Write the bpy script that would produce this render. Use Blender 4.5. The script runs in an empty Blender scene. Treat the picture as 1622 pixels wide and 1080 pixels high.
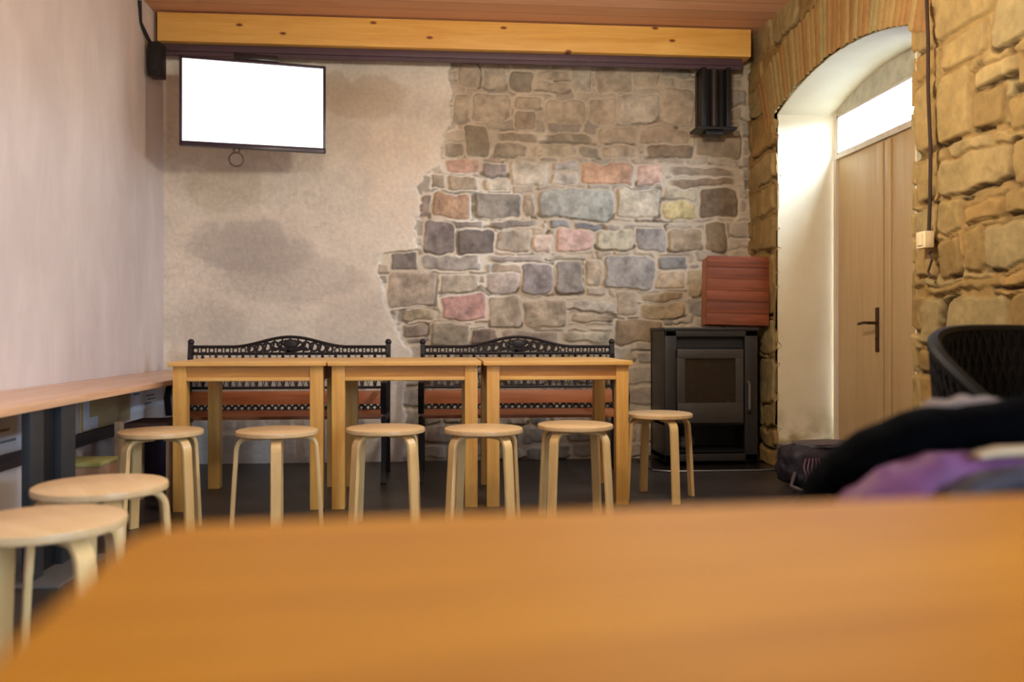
import bpy, bmesh, math, random
import numpy as np
from mathutils import Vector, Matrix
PI = math.pi
random.seed(7)
SC = bpy.context.scene
COL = SC.collection

# ------------------------------------------------------------ camera frame
F = 1350.0
YAW = math.atan(111 / F)
CAMZ = 0.865
HOR = 529.0
def tx(u): return math.tan(math.atan((u - 811) / F) + YAW)
def X_at(u, Y): return tx(u) * Y
def zc(X, Y): return Y * math.cos(YAW) + X * math.sin(YAW)
def Z_at(u, v, Y):
    X = X_at(u, Y)
    return CAMZ - (v - HOR) * zc(X, Y) / F
def Y_on(u, X): return X / tx(u)
def Y_scale(u, s):
    t = tx(u); return (F / s) / (math.cos(YAW) + t * math.sin(YAW))

XL, XR, YB, ZC, YR = -1.84, 2.13, 5.85, 2.93, -2.4

# ------------------------------------------------------------ materials
def sl(c):
    return tuple(((v / 255) / 12.92 if v / 255 <= .04045 else ((v / 255 + .055) / 1.055) ** 2.4) for v in c)
class NT:
    def __init__(s, name):
        s.m = bpy.data.materials.new(name); s.m.use_nodes = True
        s.t = s.m.node_tree; s.b = s.t.nodes['Principled BSDF']
    def n(s, typ, **k):
        nd = s.t.nodes.new(typ)
        for a, v in k.items(): setattr(nd, a, v)
        return nd
    def l(s, a, b): s.t.links.new(a, b)
    def coords(s, scale=(1, 1, 1), kind='Object', rot=(0, 0, 0)):
        tc = s.n('ShaderNodeTexCoord'); mp = s.n('ShaderNodeMapping')
        mp.inputs['Scale'].default_value = scale; mp.inputs['Rotation'].default_value = rot
        s.l(tc.outputs[kind], mp.inputs['Vector']); return mp.outputs[0]
    def noise(s, vec, sc, det=4, rough=.55, dist=0):
        n = s.n('ShaderNodeTexNoise'); n.inputs['Scale'].default_value = sc
        n.inputs['Detail'].default_value = det; n.inputs['Roughness'].default_value = rough
        n.inputs['Distortion'].default_value = dist
        s.l(vec, n.inputs['Vector']); return n.outputs['Fac']
    def ramp(s, fac, stops):
        r = s.n('ShaderNodeValToRGB'); cr = r.color_ramp
        while len(cr.elements) < len(stops): cr.elements.new(.5)
        for e, (p, c) in zip(cr.elements, stops):
            e.position = p; e.color = (*c, 1)
        s.l(fac, r.inputs[0]); return r.outputs[0]
    def mix(s, fac, a, b, mode='MIX'):
        m = s.n('ShaderNodeMix', data_type='RGBA', blend_type=mode)
        for i, v in ((0, fac), (6, a), (7, b)):
            if hasattr(v, 'is_linked'): s.l(v, m.inputs[i])
            elif isinstance(v, (int, float)): m.inputs[i].default_value = v
            else: m.inputs[i].default_value = (*v, 1)
        return m.outputs[2]
    def bump(s, h, st, dist=.01):
        b = s.n('ShaderNodeBump'); b.inputs['Strength'].default_value = st; b.inputs['Distance'].default_value = dist
        s.l(h, b.inputs['Height']); s.l(b.outputs[0], s.b.inputs['Normal'])
    def setup(s, rough=.6, metal=0, spec=.5, coat=0):
        s.b.inputs['Roughness'].default_value = rough; s.b.inputs['Metallic'].default_value = metal
        s.b.inputs['Specular IOR Level'].default_value = spec; s.b.inputs['Coat Weight'].default_value = coat
        return s

def plain(name, c, rough=.6, metal=0, spec=.5, var=.12, nsc=12, bump=0):
    t = NT(name).setup(rough, metal, spec); c = sl(c)
    v = t.coords()
    f = t.noise(v, nsc)
    t.l(t.ramp(f, [(.3, tuple(x * (1 - var) for x in c)), (.7, tuple(min(1, x * (1 + var)) for x in c))]), t.b.inputs['Base Color'])
    if bump: t.bump(t.noise(v, nsc * 6), bump, .003)
    return t.m

def wood(name, a, b, axis=0, rough=.4, sc=1.0, knots=False, planks=0, spec=.5, coat=0, plank_axis=1):
    """grain running along the given object axis"""
    t = NT(name).setup(rough, 0, spec, coat)
    s = [14 * sc] * 3; s[axis] = 1.1 * sc
    v = t.coords(tuple(s))
    f = t.noise(v, 1.3, 6, .6, 1.2)
    fine = t.noise(v, 7, 3, .6)
    a, b = sl(a), sl(b)
    c = t.ramp(f, [(.28, b), (.5, tuple((x + y) / 2 for x, y in zip(a, b))), (.72, a)])
    c = t.mix(.18, c, t.ramp(fine, [(.35, b), (.65, a)]))
    if planks:
        tc = t.n('ShaderNodeTexCoord'); sp = t.n('ShaderNodeSeparateXYZ'); t.l(tc.outputs['Object'], sp.inputs[0])
        d = t.n('ShaderNodeMath', operation='DIVIDE'); t.l(sp.outputs[plank_axis], d.inputs[0]); d.inputs[1].default_value = planks
        fl = t.n('ShaderNodeMath', operation='FLOOR'); t.l(d.outputs[0], fl.inputs[0])
        wn = t.n('ShaderNodeTexWhiteNoise', noise_dimensions='1D'); t.l(fl.outputs[0], wn.inputs['W'])
        dk = t.ramp(wn.outputs['Value'], [(0, (.78, .74, .7)), (1, (1.0, 1.0, 1.0))])
        c = t.mix(1.0, c, dk, 'MULTIPLY')
        fr = t.n('ShaderNodeMath', operation='FRACT'); t.l(d.outputs[0], fr.inputs[0])
        c = t.mix(1.0, c, t.ramp(fr.outputs[0], [(0, (.35, .3, .25)), (.03, (1, 1, 1)), (.97, (1, 1, 1)), (1, (.35, .3, .25))]), 'MULTIPLY')
    if knots:
        vo = t.n('ShaderNodeTexVoronoi', feature='F1', voronoi_dimensions='2D'); vo.inputs['Scale'].default_value = 1.0
        kv = t.coords((2.3, 1, 5), rot=(PI / 2, 0, 0)); t.l(kv, vo.inputs['Vector'])
        c = t.mix(t.ramp(vo.outputs['Distance'], [(.03, (1, 1, 1)), (.065, (0, 0, 0))]), c, sl((120, 62, 20)))
    t.l(c, t.b.inputs['Base Color'])
    t.bump(fine, .08, .002)
    return t.m

M = {}
M['pine'] = wood('pine', (222, 174, 92), (192, 136, 60), 2, .42)
M['pine_x'] = wood('pine_across', (226, 182, 108), (200, 146, 72), 0, .42)
M['pine_dark'] = wood('pine_shadow_side', (206, 152, 76), (172, 114, 48), 0, .45)  # darker copy of the pine, the apron's shade put into its colour
M['beam'] = wood('beam_pine', (238, 192, 104), (212, 152, 66), 0, .5, .8, knots=True)
M['table'] = wood('orange_veneer', (186, 122, 14), (146, 84, 4), 0, .6, .7, spec=.1)
M['table_edge'] = wood('orange_edge', (168, 88, 30), (132, 60, 18), 0, .45)
M['birch'] = wood('birch', (216, 184, 138), (196, 158, 106), 0, .38)
M['birch_leg'] = wood('birch_leg', (224, 190, 130), (202, 162, 102), 2, .36)
M['counter'] = wood('counter_wood', (222, 178, 138), (200, 148, 106), 1, .24)
M['ceil'] = wood('ceiling_boards', (232, 184, 146), (214, 158, 120), 0, .6, .8, planks=.14)
M['slat'] = wood('reddish_slat', (184, 112, 62), (146, 80, 42), 0, .5)
M['crate'] = wood('red_brown_boards', (150, 72, 20), (92, 40, 12), 0, .7, 1.0, planks=.082, plank_axis=2)
M['bench_wood'] = wood('pale_grey_wood', (176, 150, 122), (140, 112, 84), 2, .6)
M['dark_wood'] = wood('dark_wood', (72, 46, 34), (44, 28, 22), 0, .5)
M['rail'] = wood('dark_rail', (82, 66, 66), (52, 40, 42), 1, .5)
M['iron'] = plain('dark_iron', (40, 34, 34), .5, .3)
M['steel_black'] = plain('black_steel', (24, 22, 22), .45, .2)
M['panel_grey'] = plain('dark_grey_panel', (44, 46, 47), .45, .1)
M['panel_black'] = plain('black_panel', (8, 8, 9), .5)
M['plate'] = plain('grey_plate', (112, 108, 104), .35, .4)
M['stove'] = plain('stove_steel', (54, 50, 47), .38, .35, var=.06)
M['stove_dark'] = plain('stove_inner', (20, 18, 18), .6)
M['stove_trim'] = plain('stove_frame', (72, 66, 60), .35, .35, var=.06)
M['stove_glass'] = plain('stove_glass', (42, 34, 26), .08, 0, .6, var=.05)
M['plastic'] = plain('black_plastic', (22, 18, 24), .25)
M['bezel'] = plain('tv_bezel', (44, 26, 44), .3)
M['door'] = wood('door_paint', (200, 170, 122), (184, 150, 102), 2, .45, .6)
M['door_frame'] = wood('door_frame_paint', (214, 200, 178), (196, 180, 154), 2, .45, .6)
M['brass'] = plain('dark_brass', (70, 48, 28), .4, .5)
M['switch'] = plain('cream_plastic', (236, 212, 164), .35)
M['paper'] = plain('paper', (214, 212, 214), .7, var=.04)
M['ink'] = plain('grey_ink', (120, 122, 132), .7)
M['board'] = wood('pinboard_ply', (196, 166, 116), (172, 140, 92), 1, .6)
M['card'] = plain('cardboard', (152, 112, 82), .8)
M['card_lid'] = plain('cardboard_lid', (160, 150, 84), .8)
M['black_cloth'] = plain('black_cloth', (2, 2, 3), .9, 0, .02, bump=.3)
M['purple'] = plain('purple_lining', (96, 50, 86), .7, var=.25, nsc=8)
M['piping'] = plain('pale_trim', (160, 134, 98), .6)
M['grey_cloth'] = plain('grey_cloth', (46, 38, 42), .8)
M['grey_fur'] = plain('grey_collar', (120, 108, 102), .9)
M['bag'] = plain('dark_bag', (38, 32, 40), .6, bump=.4)
M['bag_grey'] = plain('bag_top', (84, 76, 80), .6)
M['bag_pink'] = plain('bag_pattern', (120, 88, 108), .6)
M['bag_violet'] = plain('violet_bag', (44, 34, 66), .7)
M['wicker'] = plain('black_wicker', (13, 12, 11), .6, 0, .2)
M['shade'] = plain('lamp_enamel', (30, 30, 32), .4, .3)

# floor: dark worn concrete tiles
t = NT('floor_dark').setup(.38)
v = t.coords()
t.l(t.ramp(t.noise(v, 3, 6), [(.3, sl((38, 32, 30))), (.7, sl((66, 58, 54)))]), t.b.inputs['Base Color'])
t.bump(t.noise(v, 40), .15, .003); M['floor'] = t.m

# smooth painted plaster on the left wall with faint vertical trowelling
t = NT('left_plaster').setup(.62)
v = t.coords((1, 1, .35))
f = t.noise(v, 2.2, 5, .6)
v2 = t.coords((1, 2.4, .9)); g = t.noise(v2, 2.2, 6, .62, .6)
c = t.mix(.5, t.ramp(f, [(.3, sl((190, 176, 168))), (.7, sl((222, 208, 198)))]), t.ramp(g, [(.3, sl((196, 182, 174))), (.7, sl((218, 206, 198)))]))
t.l(c, t.b.inputs['Base Color']); t.bump(g, .12, .01); M['left'] = t.m

# stone / plaster coloured from the mesh
def stone_mat(name, rough, bumpst):
    t = NT(name).setup(rough, 0, .3)
    at = t.n('ShaderNodeAttribute', attribute_name='Col')
    v = t.coords()
    n1 = t.noise(v, 34, 5, .65)
    c = t.mix(1.0, at.outputs['Color'], t.ramp(n1, [(.25, (.84, .84, .84)), (.7, (1.06, 1.06, 1.06))]), 'MULTIPLY')
    t.l(c, t.b.inputs['Base Color']); t.bump(n1, bumpst, .006)
    return t.m
M['stone'] = stone_mat('rubble_stone', .85, .5)
M['stone_r'] = stone_mat('sand_stone', .8, .5)
# jamb plaster: white, stained near its foot
t = NT('reveal_plaster').setup(.7)
v = t.coords()
tc = t.n('ShaderNodeTexCoord'); sp = t.n('ShaderNodeSeparateXYZ'); t.l(tc.outputs['Object'], sp.inputs[0])
st = t.ramp(sp.outputs[2], [(.17, (1, 1, 1)), (.42, (0, 0, 0))])
nn = t.ramp(t.noise(v, 7, 5), [(.42, (0, 0, 0)), (.62, (1, 1, 1))])
fac = t.mix(1.0, st, nn, 'MULTIPLY')
c = t.mix(fac, t.ramp(t.noise(v, 3), [(.3, sl((208, 192, 154))), (.7, sl((220, 206, 172)))]), sl((146, 128, 78)))
t.l(c, t.b.inputs['Base Color']); t.bump(t.noise(v, 25), .15, .004); M['reveal'] = t.m
# screen
t = NT('tv_screen').setup(.2)
t.b.inputs['Base Color'].default_value = (.02, .02, .02, 1)
t.b.inputs['Emission Color'].default_value = (.97, 1, .99, 1); t.b.inputs['Emission Strength'].default_value = 2.2
M['screen'] = t.m
t = NT('bulb').setup(.3)
t.b.inputs['Emission Color'].default_value = (1, .85, .6, 1); t.b.inputs['Emission Strength'].default_value = 12
M['bulb'] = t.m
# window glass: clear pane
t = NT('window_glass')
tr = t.n('ShaderNodeBsdfTransparent'); gl = t.n('ShaderNodeBsdfGlossy'); gl.inputs['Roughness'].default_value = .02
tr.inputs[0].default_value = (.96, .98, .98, 1)
mx = t.n('ShaderNodeMixShader'); mx.inputs[0].default_value = .05
t.l(tr.outputs[0], mx.inputs[1]); t.l(gl.outputs[0], mx.inputs[2])
t.l(mx.outputs[0], t.t.nodes['Material Output'].inputs['Surface']); M['glass'] = t.m

# ------------------------------------------------------------ mesh builder
def link(o, parent=None, loc=None):
    COL.objects.link(o)
    if parent: o.parent = parent
    if loc is not None: o.location = loc
    return o
def tag(o, label=None, cat=None, group=None, kind=None):
    if label: o['label'] = label
    if cat: o['category'] = cat
    if group: o['group'] = group
    if kind: o['kind'] = kind
    return o
def thing(name, loc, label, cat, rz=0, group=None):
    o = bpy.data.objects.new(name, None); link(o); o.location = loc; o.rotation_euler = (0, 0, rz)
    o.empty_display_size = .1
    return tag(o, label, cat, group)
def copy_tree(o, parent=None):
    c = o.copy(); COL.objects.link(c); c.parent = parent
    for ch in [x for x in bpy.data.objects if x.parent == o]: copy_tree(ch, c)
    return c
class MB:
    def __init__(s): s.bm = bmesh.new()
    def box(s, c, d, rot=None, bev=0, seg=2):
        b = bmesh.new(); bmesh.ops.create_cube(b, size=1)
        bmesh.ops.scale(b, vec=d, verts=b.verts)
        if bev: bmesh.ops.bevel(b, geom=b.edges[:], offset=bev, segments=seg, profile=.6, affect='EDGES')
        m = Matrix.Translation(c) @ (rot if rot is not None else Matrix.Identity(4))
        b.transform(m); s.add(b); return s
    def bb(s, x0, x1, y0, y1, z0, z1, bev=0):
        return s.box(((x0 + x1) / 2, (y0 + y1) / 2, (z0 + z1) / 2), (abs(x1 - x0), abs(y1 - y0), abs(z1 - z0)), None, bev)
    def add(s, b):
        me = bpy.data.meshes.new('t'); b.to_mesh(me); b.free(); s.bm.from_mesh(me); bpy.data.meshes.remove(me)
    def cyl(s, p0, p1, r0, r1=None, n=20, caps=True):
        r1 = r0 if r1 is None else r1
        p0, p1 = Vector(p0), Vector(p1); d = p1 - p0
        b = bmesh.new(); bmesh.ops.create_cone(b, cap_ends=caps, segments=n, radius1=r0, radius2=r1, depth=d.length)
        b.transform(Matrix.Translation((p0 + p1) / 2) @ d.to_track_quat('Z', 'Y').to_matrix().to_4x4()); s.add(b); return s
    def sphere(s, c, r, sc=(1, 1, 1), n=16):
        b = bmesh.new(); bmesh.ops.create_uvsphere(b, u_segments=n, v_segments=n // 2 + 2, radius=r)
        bmesh.ops.scale(b, vec=sc, verts=b.verts); b.transform(Matrix.Translation(c)); s.add(b); return s
    def tube(s, pts, r, n=8, closed=False, section=None):
        """swept section: circle of radius r, or (w,t) rectangle via section with side vector"""
        pts = [Vector(p) for p in pts]; m = len(pts); rings = []
        up = None
        for i, p in enumerate(pts):
            a = pts[(i - 1) % m] if (closed or i > 0) else p
            c = pts[(i + 1) % m] if (closed or i < m - 1) else p
            d = (c - a).normalized()
            if section:
                side = Vector(section[2]).normalized(); nrm = d.cross(side).normalized()
                w, t_ = section[0] / 2, section[1] / 2
                k = .25
                prof = [(-w, -t_ * .6), (-w * .9, -t_), (w * .9, -t_), (w, -t_ * .6), (w, t_ * .6), (w * .9, t_), (-w * .9, t_), (-w, t_ * .6)]
                rings.append([s.bm.verts.new(p + side * x + nrm * y) for x, y in prof])
            else:
                if up is None or abs(up.dot(d)) > .98: up = Vector((0, 0, 1)) if abs(d.z) < .9 else Vector((1, 0, 0))
                sd = d.cross(up).normalized(); up2 = sd.cross(d).normalized(); up = up2
                rr = r[i] if isinstance(r, (list, tuple)) else r
                rings.append([s.bm.verts.new(p + (sd * math.cos(q * 2 * PI / n) + up2 * math.sin(q * 2 * PI / n)) * rr) for q in range(n)])
        k = len(rings[0])
        for i in range(m if closed else m - 1):
            A, B = rings[i], rings[(i + 1) % m]
            for q in range(k):
                s.bm.faces.new((A[q], A[(q + 1) % k], B[(q + 1) % k], B[q]))
        if not closed:
            s.bm.faces.new(rings[0][::-1]); s.bm.faces.new(rings[-1])
        return s
    def torus(s, c, R, r, axis='Y', n=18, k=6):
        pts = []
        for i in range(n):
            a = i * 2 * PI / n; x, y = R * math.cos(a), R * math.sin(a)
            pts.append(Vector(c) + {'Y': Vector((x, 0, y)), 'Z': Vector((x, y, 0)), 'X': Vector((0, x, y))}[axis])
        return s.tube(pts, r, k, True)
    def lathe(s, prof, c=(0, 0, 0), n=40):
        rings = []
        for r, z in prof:
            rings.append([s.bm.verts.new((c[0] + r * math.cos(i * 2 * PI / n), c[1] + r * math.sin(i * 2 * PI / n), c[2] + z)) for i in range(n)])
        for A, B in zip(rings, rings[1:]):
            for q in range(n): s.bm.faces.new((A[q], A[(q + 1) % n], B[(q + 1) % n], B[q]))
        s.bm.faces.new(rings[0][::-1]); s.bm.faces.new(rings[-1]); return s
    def build(s, name, mat, parent=None, smooth=40, loc=None):
        bmesh.ops.recalc_face_normals(s.bm, faces=s.bm.faces)
        me = bpy.data.meshes.new(name); s.bm.to_mesh(me); s.bm.free()
        me.materials.append(mat)
        if smooth:
            me.polygons.foreach_set('use_smooth', [True] * len(me.polygons))
            me.set_sharp_from_angle(angle=math.radians(smooth))
        return link(bpy.data.objects.new(name, me), parent, loc)

# ------------------------------------------------------------ noise on grids
def vnoise(P, Q, sc, seed):
    rs = np.random.RandomState(seed); T = rs.rand(128, 128)
    x, y = P * sc + 37.3, Q * sc + 11.7
    xi, yi = np.floor(x).astype(int), np.floor(y).astype(int)
    fx, fy = x - xi, y - yi
    fx = fx * fx * (3 - 2 * fx); fy = fy * fy * (3 - 2 * fy)
    g = lambda a, b: T[a % 128, b % 128]
    return (g(xi, yi) * (1 - fx) * (1 - fy) + g(xi + 1, yi) * fx * (1 - fy) + g(xi, yi + 1) * (1 - fx) * fy + g(xi + 1, yi + 1) * fx * fy) - .5
def fbm(P, Q, sc, seed, o=4):
    r = 0; a = 1; tot = 0
    for i in range(o):
        r = r + a * vnoise(P, Q, sc * 2 ** i, seed + i); tot += a; a *= .55
    return r / tot * 2
def sstep(a, b, x):
    t_ = np.clip((x - a) / (b - a), 0, 1); return t_ * t_ * (3 - 2 * t_)

class Wall:
    """height-field wall over (p,q) with a colour per vertex"""
    def __init__(s, p0, p1, q0, q1, step, mortar, seed):
        s.np_ = int((p1 - p0) / step) + 1; s.nq = int((q1 - q0) / step) + 1
        s.p = np.linspace(p0, p1, s.np_); s.q = np.linspace(q0, q1, s.nq)
        s.P, s.Q = np.meshgrid(s.p, s.q)
        s.H = fbm(s.P, s.Q, 9, seed) * .004
        s.base = s.H.copy()
        s.mort = np.array(sl(mortar))[None, None, :] * (1 + .10 * fbm(s.P, s.Q, 5, seed + 9)[..., None]) * np.ones((s.nq, s.np_, 1))
        s.C = s.mort.copy()
        s.wp = fbm(s.P, s.Q, 7, seed + 20, 3); s.wq = fbm(s.P, s.Q, 7, seed + 30, 3)
        s.fine = fbm(s.P, s.Q, 28, seed + 40, 3); s.mid = fbm(s.P, s.Q, 10, seed + 50, 4)
        s.rs = random.Random(seed)
    def stone(s, p0, p1, q0, q1, col, h=.022, warp=.02, edge=.014, clear=0, k=4.5, contrast=.16, cc=1, crack=.3, cw=.006, cdark=.42):
        if p1 < p0: p0, p1 = p1, p0
        if q1 < q0: q0, q1 = q1, q0
        m = .03 + clear
        i0, i1 = np.searchsorted(s.p, (p0 - m, p1 + m)); j0, j1 = np.searchsorted(s.q, (q0 - m, q1 + m))
        if i1 - i0 < 2 or j1 - j0 < 2: return
        sl_ = (slice(j0, j1), slice(i0, i1))
        P = s.P[sl_] + s.wp[sl_] * warp; Q = s.Q[sl_] + s.wq[sl_] * warp
        cx, cy, w, hh = (p0 + p1) / 2, (q0 + q1) / 2, (p1 - p0) / 2, (q1 - q0) / 2
        tilt = s.rs.uniform(-.06, .06)
        dp = np.abs(P - cx + (Q - cy) * tilt) / w; dq = np.abs(Q - cy - (P - cx) * tilt * .4) / hh
        rad = (dp ** k + dq ** k) ** (1 / k)
        dist = (1 - rad) * min(w, hh)
        if clear:
            c = sstep(-clear - .004, -clear + .004, dist)
            s.H[sl_] = s.H[sl_] * (1 - c) + s.base[sl_] * c
            s.C[sl_] = s.C[sl_] * (1 - c[..., None]) + s.mort[sl_] * c[..., None]
        m_ = sstep(0, edge, dist)
        hv = h * s.rs.uniform(.75, 1.2)
        gx, gy = s.rs.uniform(-.05, .05), s.rs.uniform(-.05, .05)
        hgt = m_ * (hv + (P - cx) * gx + (Q - cy) * gy + s.mid[sl_] * .006 + s.fine[sl_] * .0025)
        s.H[sl_] = np.where(m_ > 0, np.maximum(s.H[sl_], s.base[sl_] + hgt), s.H[sl_])
        c = sstep(0, .006, dist)[..., None] * cc
        colr = np.array(sl(col))[None, None, :] * (1 + contrast * s.mid[sl_] * 1.5 + contrast * s.fine[sl_])[..., None]
        s.C[sl_] = s.C[sl_] * (1 - c) + np.clip(colr, 0, 1) * c
        if s.rs.random() < crack:
            side = s.rs.choice((0, 0, 0, 1))
            zone = sstep(.45, .75, -(Q - cy) / hh) if side == 0 else sstep(.55, .8, (P - cx) / w * s.rs.choice((1, -1)))
            cut = s.rs.uniform(-.6, .6)
            zone = zone * (sstep(cut - .15, cut, (P - cx) / w * s.rs.choice((1, -1))) if s.rs.random() < .6 and side == 0 else 1)
            br = sstep(-cw * 1.3, -cw * .3, dist) * (1 - sstep(0, cw, dist)) * zone
            br = np.clip(br * (1 + .8 * s.fine[sl_]), 0, 1)
            s.H[sl_] -= br * (h * .5 + .008)
            s.C[sl_] = s.C[sl_] * (1 - br[..., None] * (1 - cdark))
    def courses(s, p0, p1, q0, q1, hr, wr, pal, gap=.014, **k):
        q = q0
        while q < q1:
            h = s.rs.uniform(*hr); p = p0 - s.rs.uniform(0, wr[1])
            while p < p1:
                w = s.rs.uniform(*wr)
                if s.rs.random() < .18 and h > .12:
                    hs = h * s.rs.uniform(.35, .65)
                    s.stone(p + gap / 2, p + w - gap / 2, q + gap / 2, q + hs - gap / 2, s.rs.choice(pal), **k)
                    s.stone(p + gap / 2, p + w - gap / 2, q + hs + gap / 2, q + h - gap / 2, s.rs.choice(pal), **k)
                else:
                    e = s.rs.uniform(0, .15) * h
                    s.stone(p + gap / 2, p + w - gap / 2, q + gap / 2 + e * .3, q + h - gap / 2 - e * .3, s.rs.choice(pal), **k)
                p += w
            q += h
    def mesh(s, name, to3, mat, keep=None):
        V = to3(s.P, s.Q, s.H).reshape(-1, 3)
        a = np.arange(s.nq * s.np_).reshape(s.nq, s.np_)
        f = np.stack([a[:-1, :-1], a[:-1, 1:], a[1:, 1:], a[1:, :-1]], -1).reshape(-1, 4)
        if keep is not None:
            kp = keep(s.P, s.Q).reshape(-1)
            f = f[kp[f].all(1)]
            used = np.zeros(len(V), bool); used[f.ravel()] = True
            idx = np.cumsum(used) - 1; V = V[used]; f = idx[f]; C = s.C.reshape(-1, 3)[used]
        else: C = s.C.reshape(-1, 3)
        me = bpy.data.meshes.new(name)
        me.vertices.add(len(V)); me.vertices.foreach_set('co', V.astype(np.float32).ravel())
        me.loops.add(len(f) * 4); me.loops.foreach_set('vertex_index', f.astype(np.int32).ravel())
        me.polygons.add(len(f)); me.polygons.foreach_set('loop_start', np.arange(0, len(f) * 4, 4, dtype=np.int32))
        me.polygons.foreach_set('use_smooth', np.ones(len(f), bool))
        me.update(calc_edges=True)
        ca = me.color_attributes.new('Col', 'FLOAT_COLOR', 'POINT')
        ca.data.foreach_set('color', np.concatenate([np.clip(C, 0, 1), np.ones((len(C), 1))], 1).astype(np.float32).ravel())
        me.materials.append(mat)
        return tag(link(bpy.data.objects.new(name, me)), kind='structure')

# ------------------------------------------------------------ back wall
W = Wall(XL - .02, XR + .04, 0, ZC, .0065, (222, 213, 196), 3)
lime_falloff = sstep(-.25, .35, fbm(W.P, W.Q, 2.4, 301, 4) + .5 - 1.1 * np.abs(W.P + .35) / 1.6 - .45 * np.abs(W.Q - 1.7))[..., None]  # pale lime patches, with light falloff from the centre put into the mortar colour
W.mort = np.array(sl((194, 178, 154)))[None, None, :] * (1 + .16 * fbm(W.P, W.Q, 7, 311)[..., None]) * (1 - lime_falloff) + np.array(sl((226, 218, 202)))[None, None, :] * (1 + .07 * fbm(W.P, W.Q, 7, 312)[..., None]) * lime_falloff
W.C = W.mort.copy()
def bp(u): return X_at(u, YB)
def bq(u, v): return Z_at(u, v, YB)
def pale(c, a=.28): return tuple(x * (1 - a) + y * a for x, y in zip(c, (208, 199, 182)))
pal = [(150, 136, 118), (168, 152, 130), (138, 126, 112), (176, 160, 136), (158, 138, 118), (128, 118, 106), (170, 146, 124)]
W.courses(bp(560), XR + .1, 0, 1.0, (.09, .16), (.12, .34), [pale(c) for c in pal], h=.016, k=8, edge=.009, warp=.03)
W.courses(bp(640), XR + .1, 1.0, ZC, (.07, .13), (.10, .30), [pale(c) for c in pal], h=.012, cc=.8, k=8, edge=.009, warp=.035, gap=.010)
G, DG, BE, PK, TN, GG, YE, DB, PU, OR = (146, 138, 130), (98, 90, 84), (188, 176, 154), (202, 160, 138), (166, 146, 120), (152, 152, 140), (210, 186, 120), (104, 82, 58), (142, 130, 132), (190, 140, 104)
stones = [
 # top, mostly smeared with mortar
 (722,100,760,140,TN),(764,98,800,142,TN),(804,112,846,146,(112,98,80)),(852,112,905,126,TN),(852,129,905,144,TN),(909,98,940,146,BE),(945,100,1002,148,TN),(1004,110,1046,136,TN),
 (718,150,744,194,TN),(748,150,808,192,(164,146,122)),(812,152,862,172,TN),(815,175,850,205,(140,120,96)),(866,158,926,196,TN),(932,156,976,196,TN),(980,150,1044,196,BE),(1048,140,1098,195,TN),
 (704,226,734,250,(100,88,66)),(736,198,774,251,(96,84,62)),(782,212,852,226,(126,112,90)),(858,211,942,225,(122,110,90)),(948,200,1010,226,TN),(1012,204,1090,228,(150,128,104)),
 (780,229,836,249,(138,124,102)),(840,229,916,249,(172,156,126)),(919,230,948,250,(132,124,104)),(952,230,1010,250,TN),(1026,230,1098,252,(118,98,74)),(1102,205,1176,250,(120,96,68)),
 (704,254,760,275,PK),(763,259,806,277,(140,128,122)),(810,255,866,292,BE),(870,256,914,270,(156,146,138)),(918,259,1004,294,OR),(1008,262,1052,292,PK),(1056,268,1168,280,(132,112,90)),(1056,284,1168,296,(122,98,72)),
 (680,278,702,300,(140,126,108)),(706,280,760,300,TN),(766,281,806,300,BE),(870,274,914,294,(190,176,158)),
 (667,308,681,348,(104,84,72)),(684,306,746,345,(186,146,112)),(750,306,827,345,(128,122,112)),(831,308,848,344,TN),(853,300,974,347,GG),(979,300,1046,345,(180,166,140)),(1050,298,1102,318,(176,160,128)),(1050,321,1100,347,YE),(1105,300,1168,345,(96,76,54)),
 (700,349,768,360,(132,122,116)),(772,349,852,360,(118,110,104)),(866,352,904,364,(124,126,130)),(908,352,956,364,(120,120,126)),
 (671,352,722,401,(112,102,102)),(725,363,785,402,(88,80,78)),(789,364,842,398,(160,150,134)),(846,372,874,400,(208,184,164)),(878,364,942,398,(206,166,152)),(946,362,1004,397,(194,182,150)),(1009,358,1052,398,(136,128,122)),(1056,362,1114,398,(150,128,98)),(1118,354,1150,398,(108,88,60)),
 (616,400,664,428,(96,90,86)),(668,404,762,428,(150,144,138)),(766,404,866,414,(168,158,150)),(870,402,930,410,BE),
 (612,431,692,487,(166,150,132)),(697,434,756,464,(180,168,150)),(768,432,820,464,(182,168,160)),(824,416,876,466,(128,120,122)),(880,412,920,467,(128,120,114)),(926,410,953,455,TN),(957,405,1036,458,(134,128,122)),(1039,404,1088,427,(108,106,104)),(1040,430,1082,456,(182,156,122)),(1086,428,1112,470,(150,128,92)),
 (700,468,770,508,(190,140,132)),(774,468,826,520,(158,142,122)),(830,474,900,516,(162,144,120)),(904,476,974,492,(156,144,128)),(904,496,972,510,(150,130,106)),(978,462,1012,500,TN),(1016,462,1080,476,(150,126,92)),(1016,480,1084,505,(164,140,102)),
 (634,492,690,508,(150,134,104)),(636,513,676,532,(128,110,96)),(680,512,742,552,(142,128,106)),(746,522,790,546,(112,90,76)),(796,522,888,544,(140,122,104)),(892,524,968,540,(166,154,130)),(972,506,1048,545,(138,112,80)),
]
for (u0, v0, u1, v1, c) in stones:
    um = (u0 + u1) / 2
    top = v1 < 252
    W.stone(bp(u0), bp(u1), bq(um, v1), bq(um, v0), pale(c, .22), h=.010 if top else .014, warp=.03, edge=.010, clear=.007, k=6 if top else 9, cc=.75 if top else .95, contrast=.36, crack=.5, cw=.007)
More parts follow.
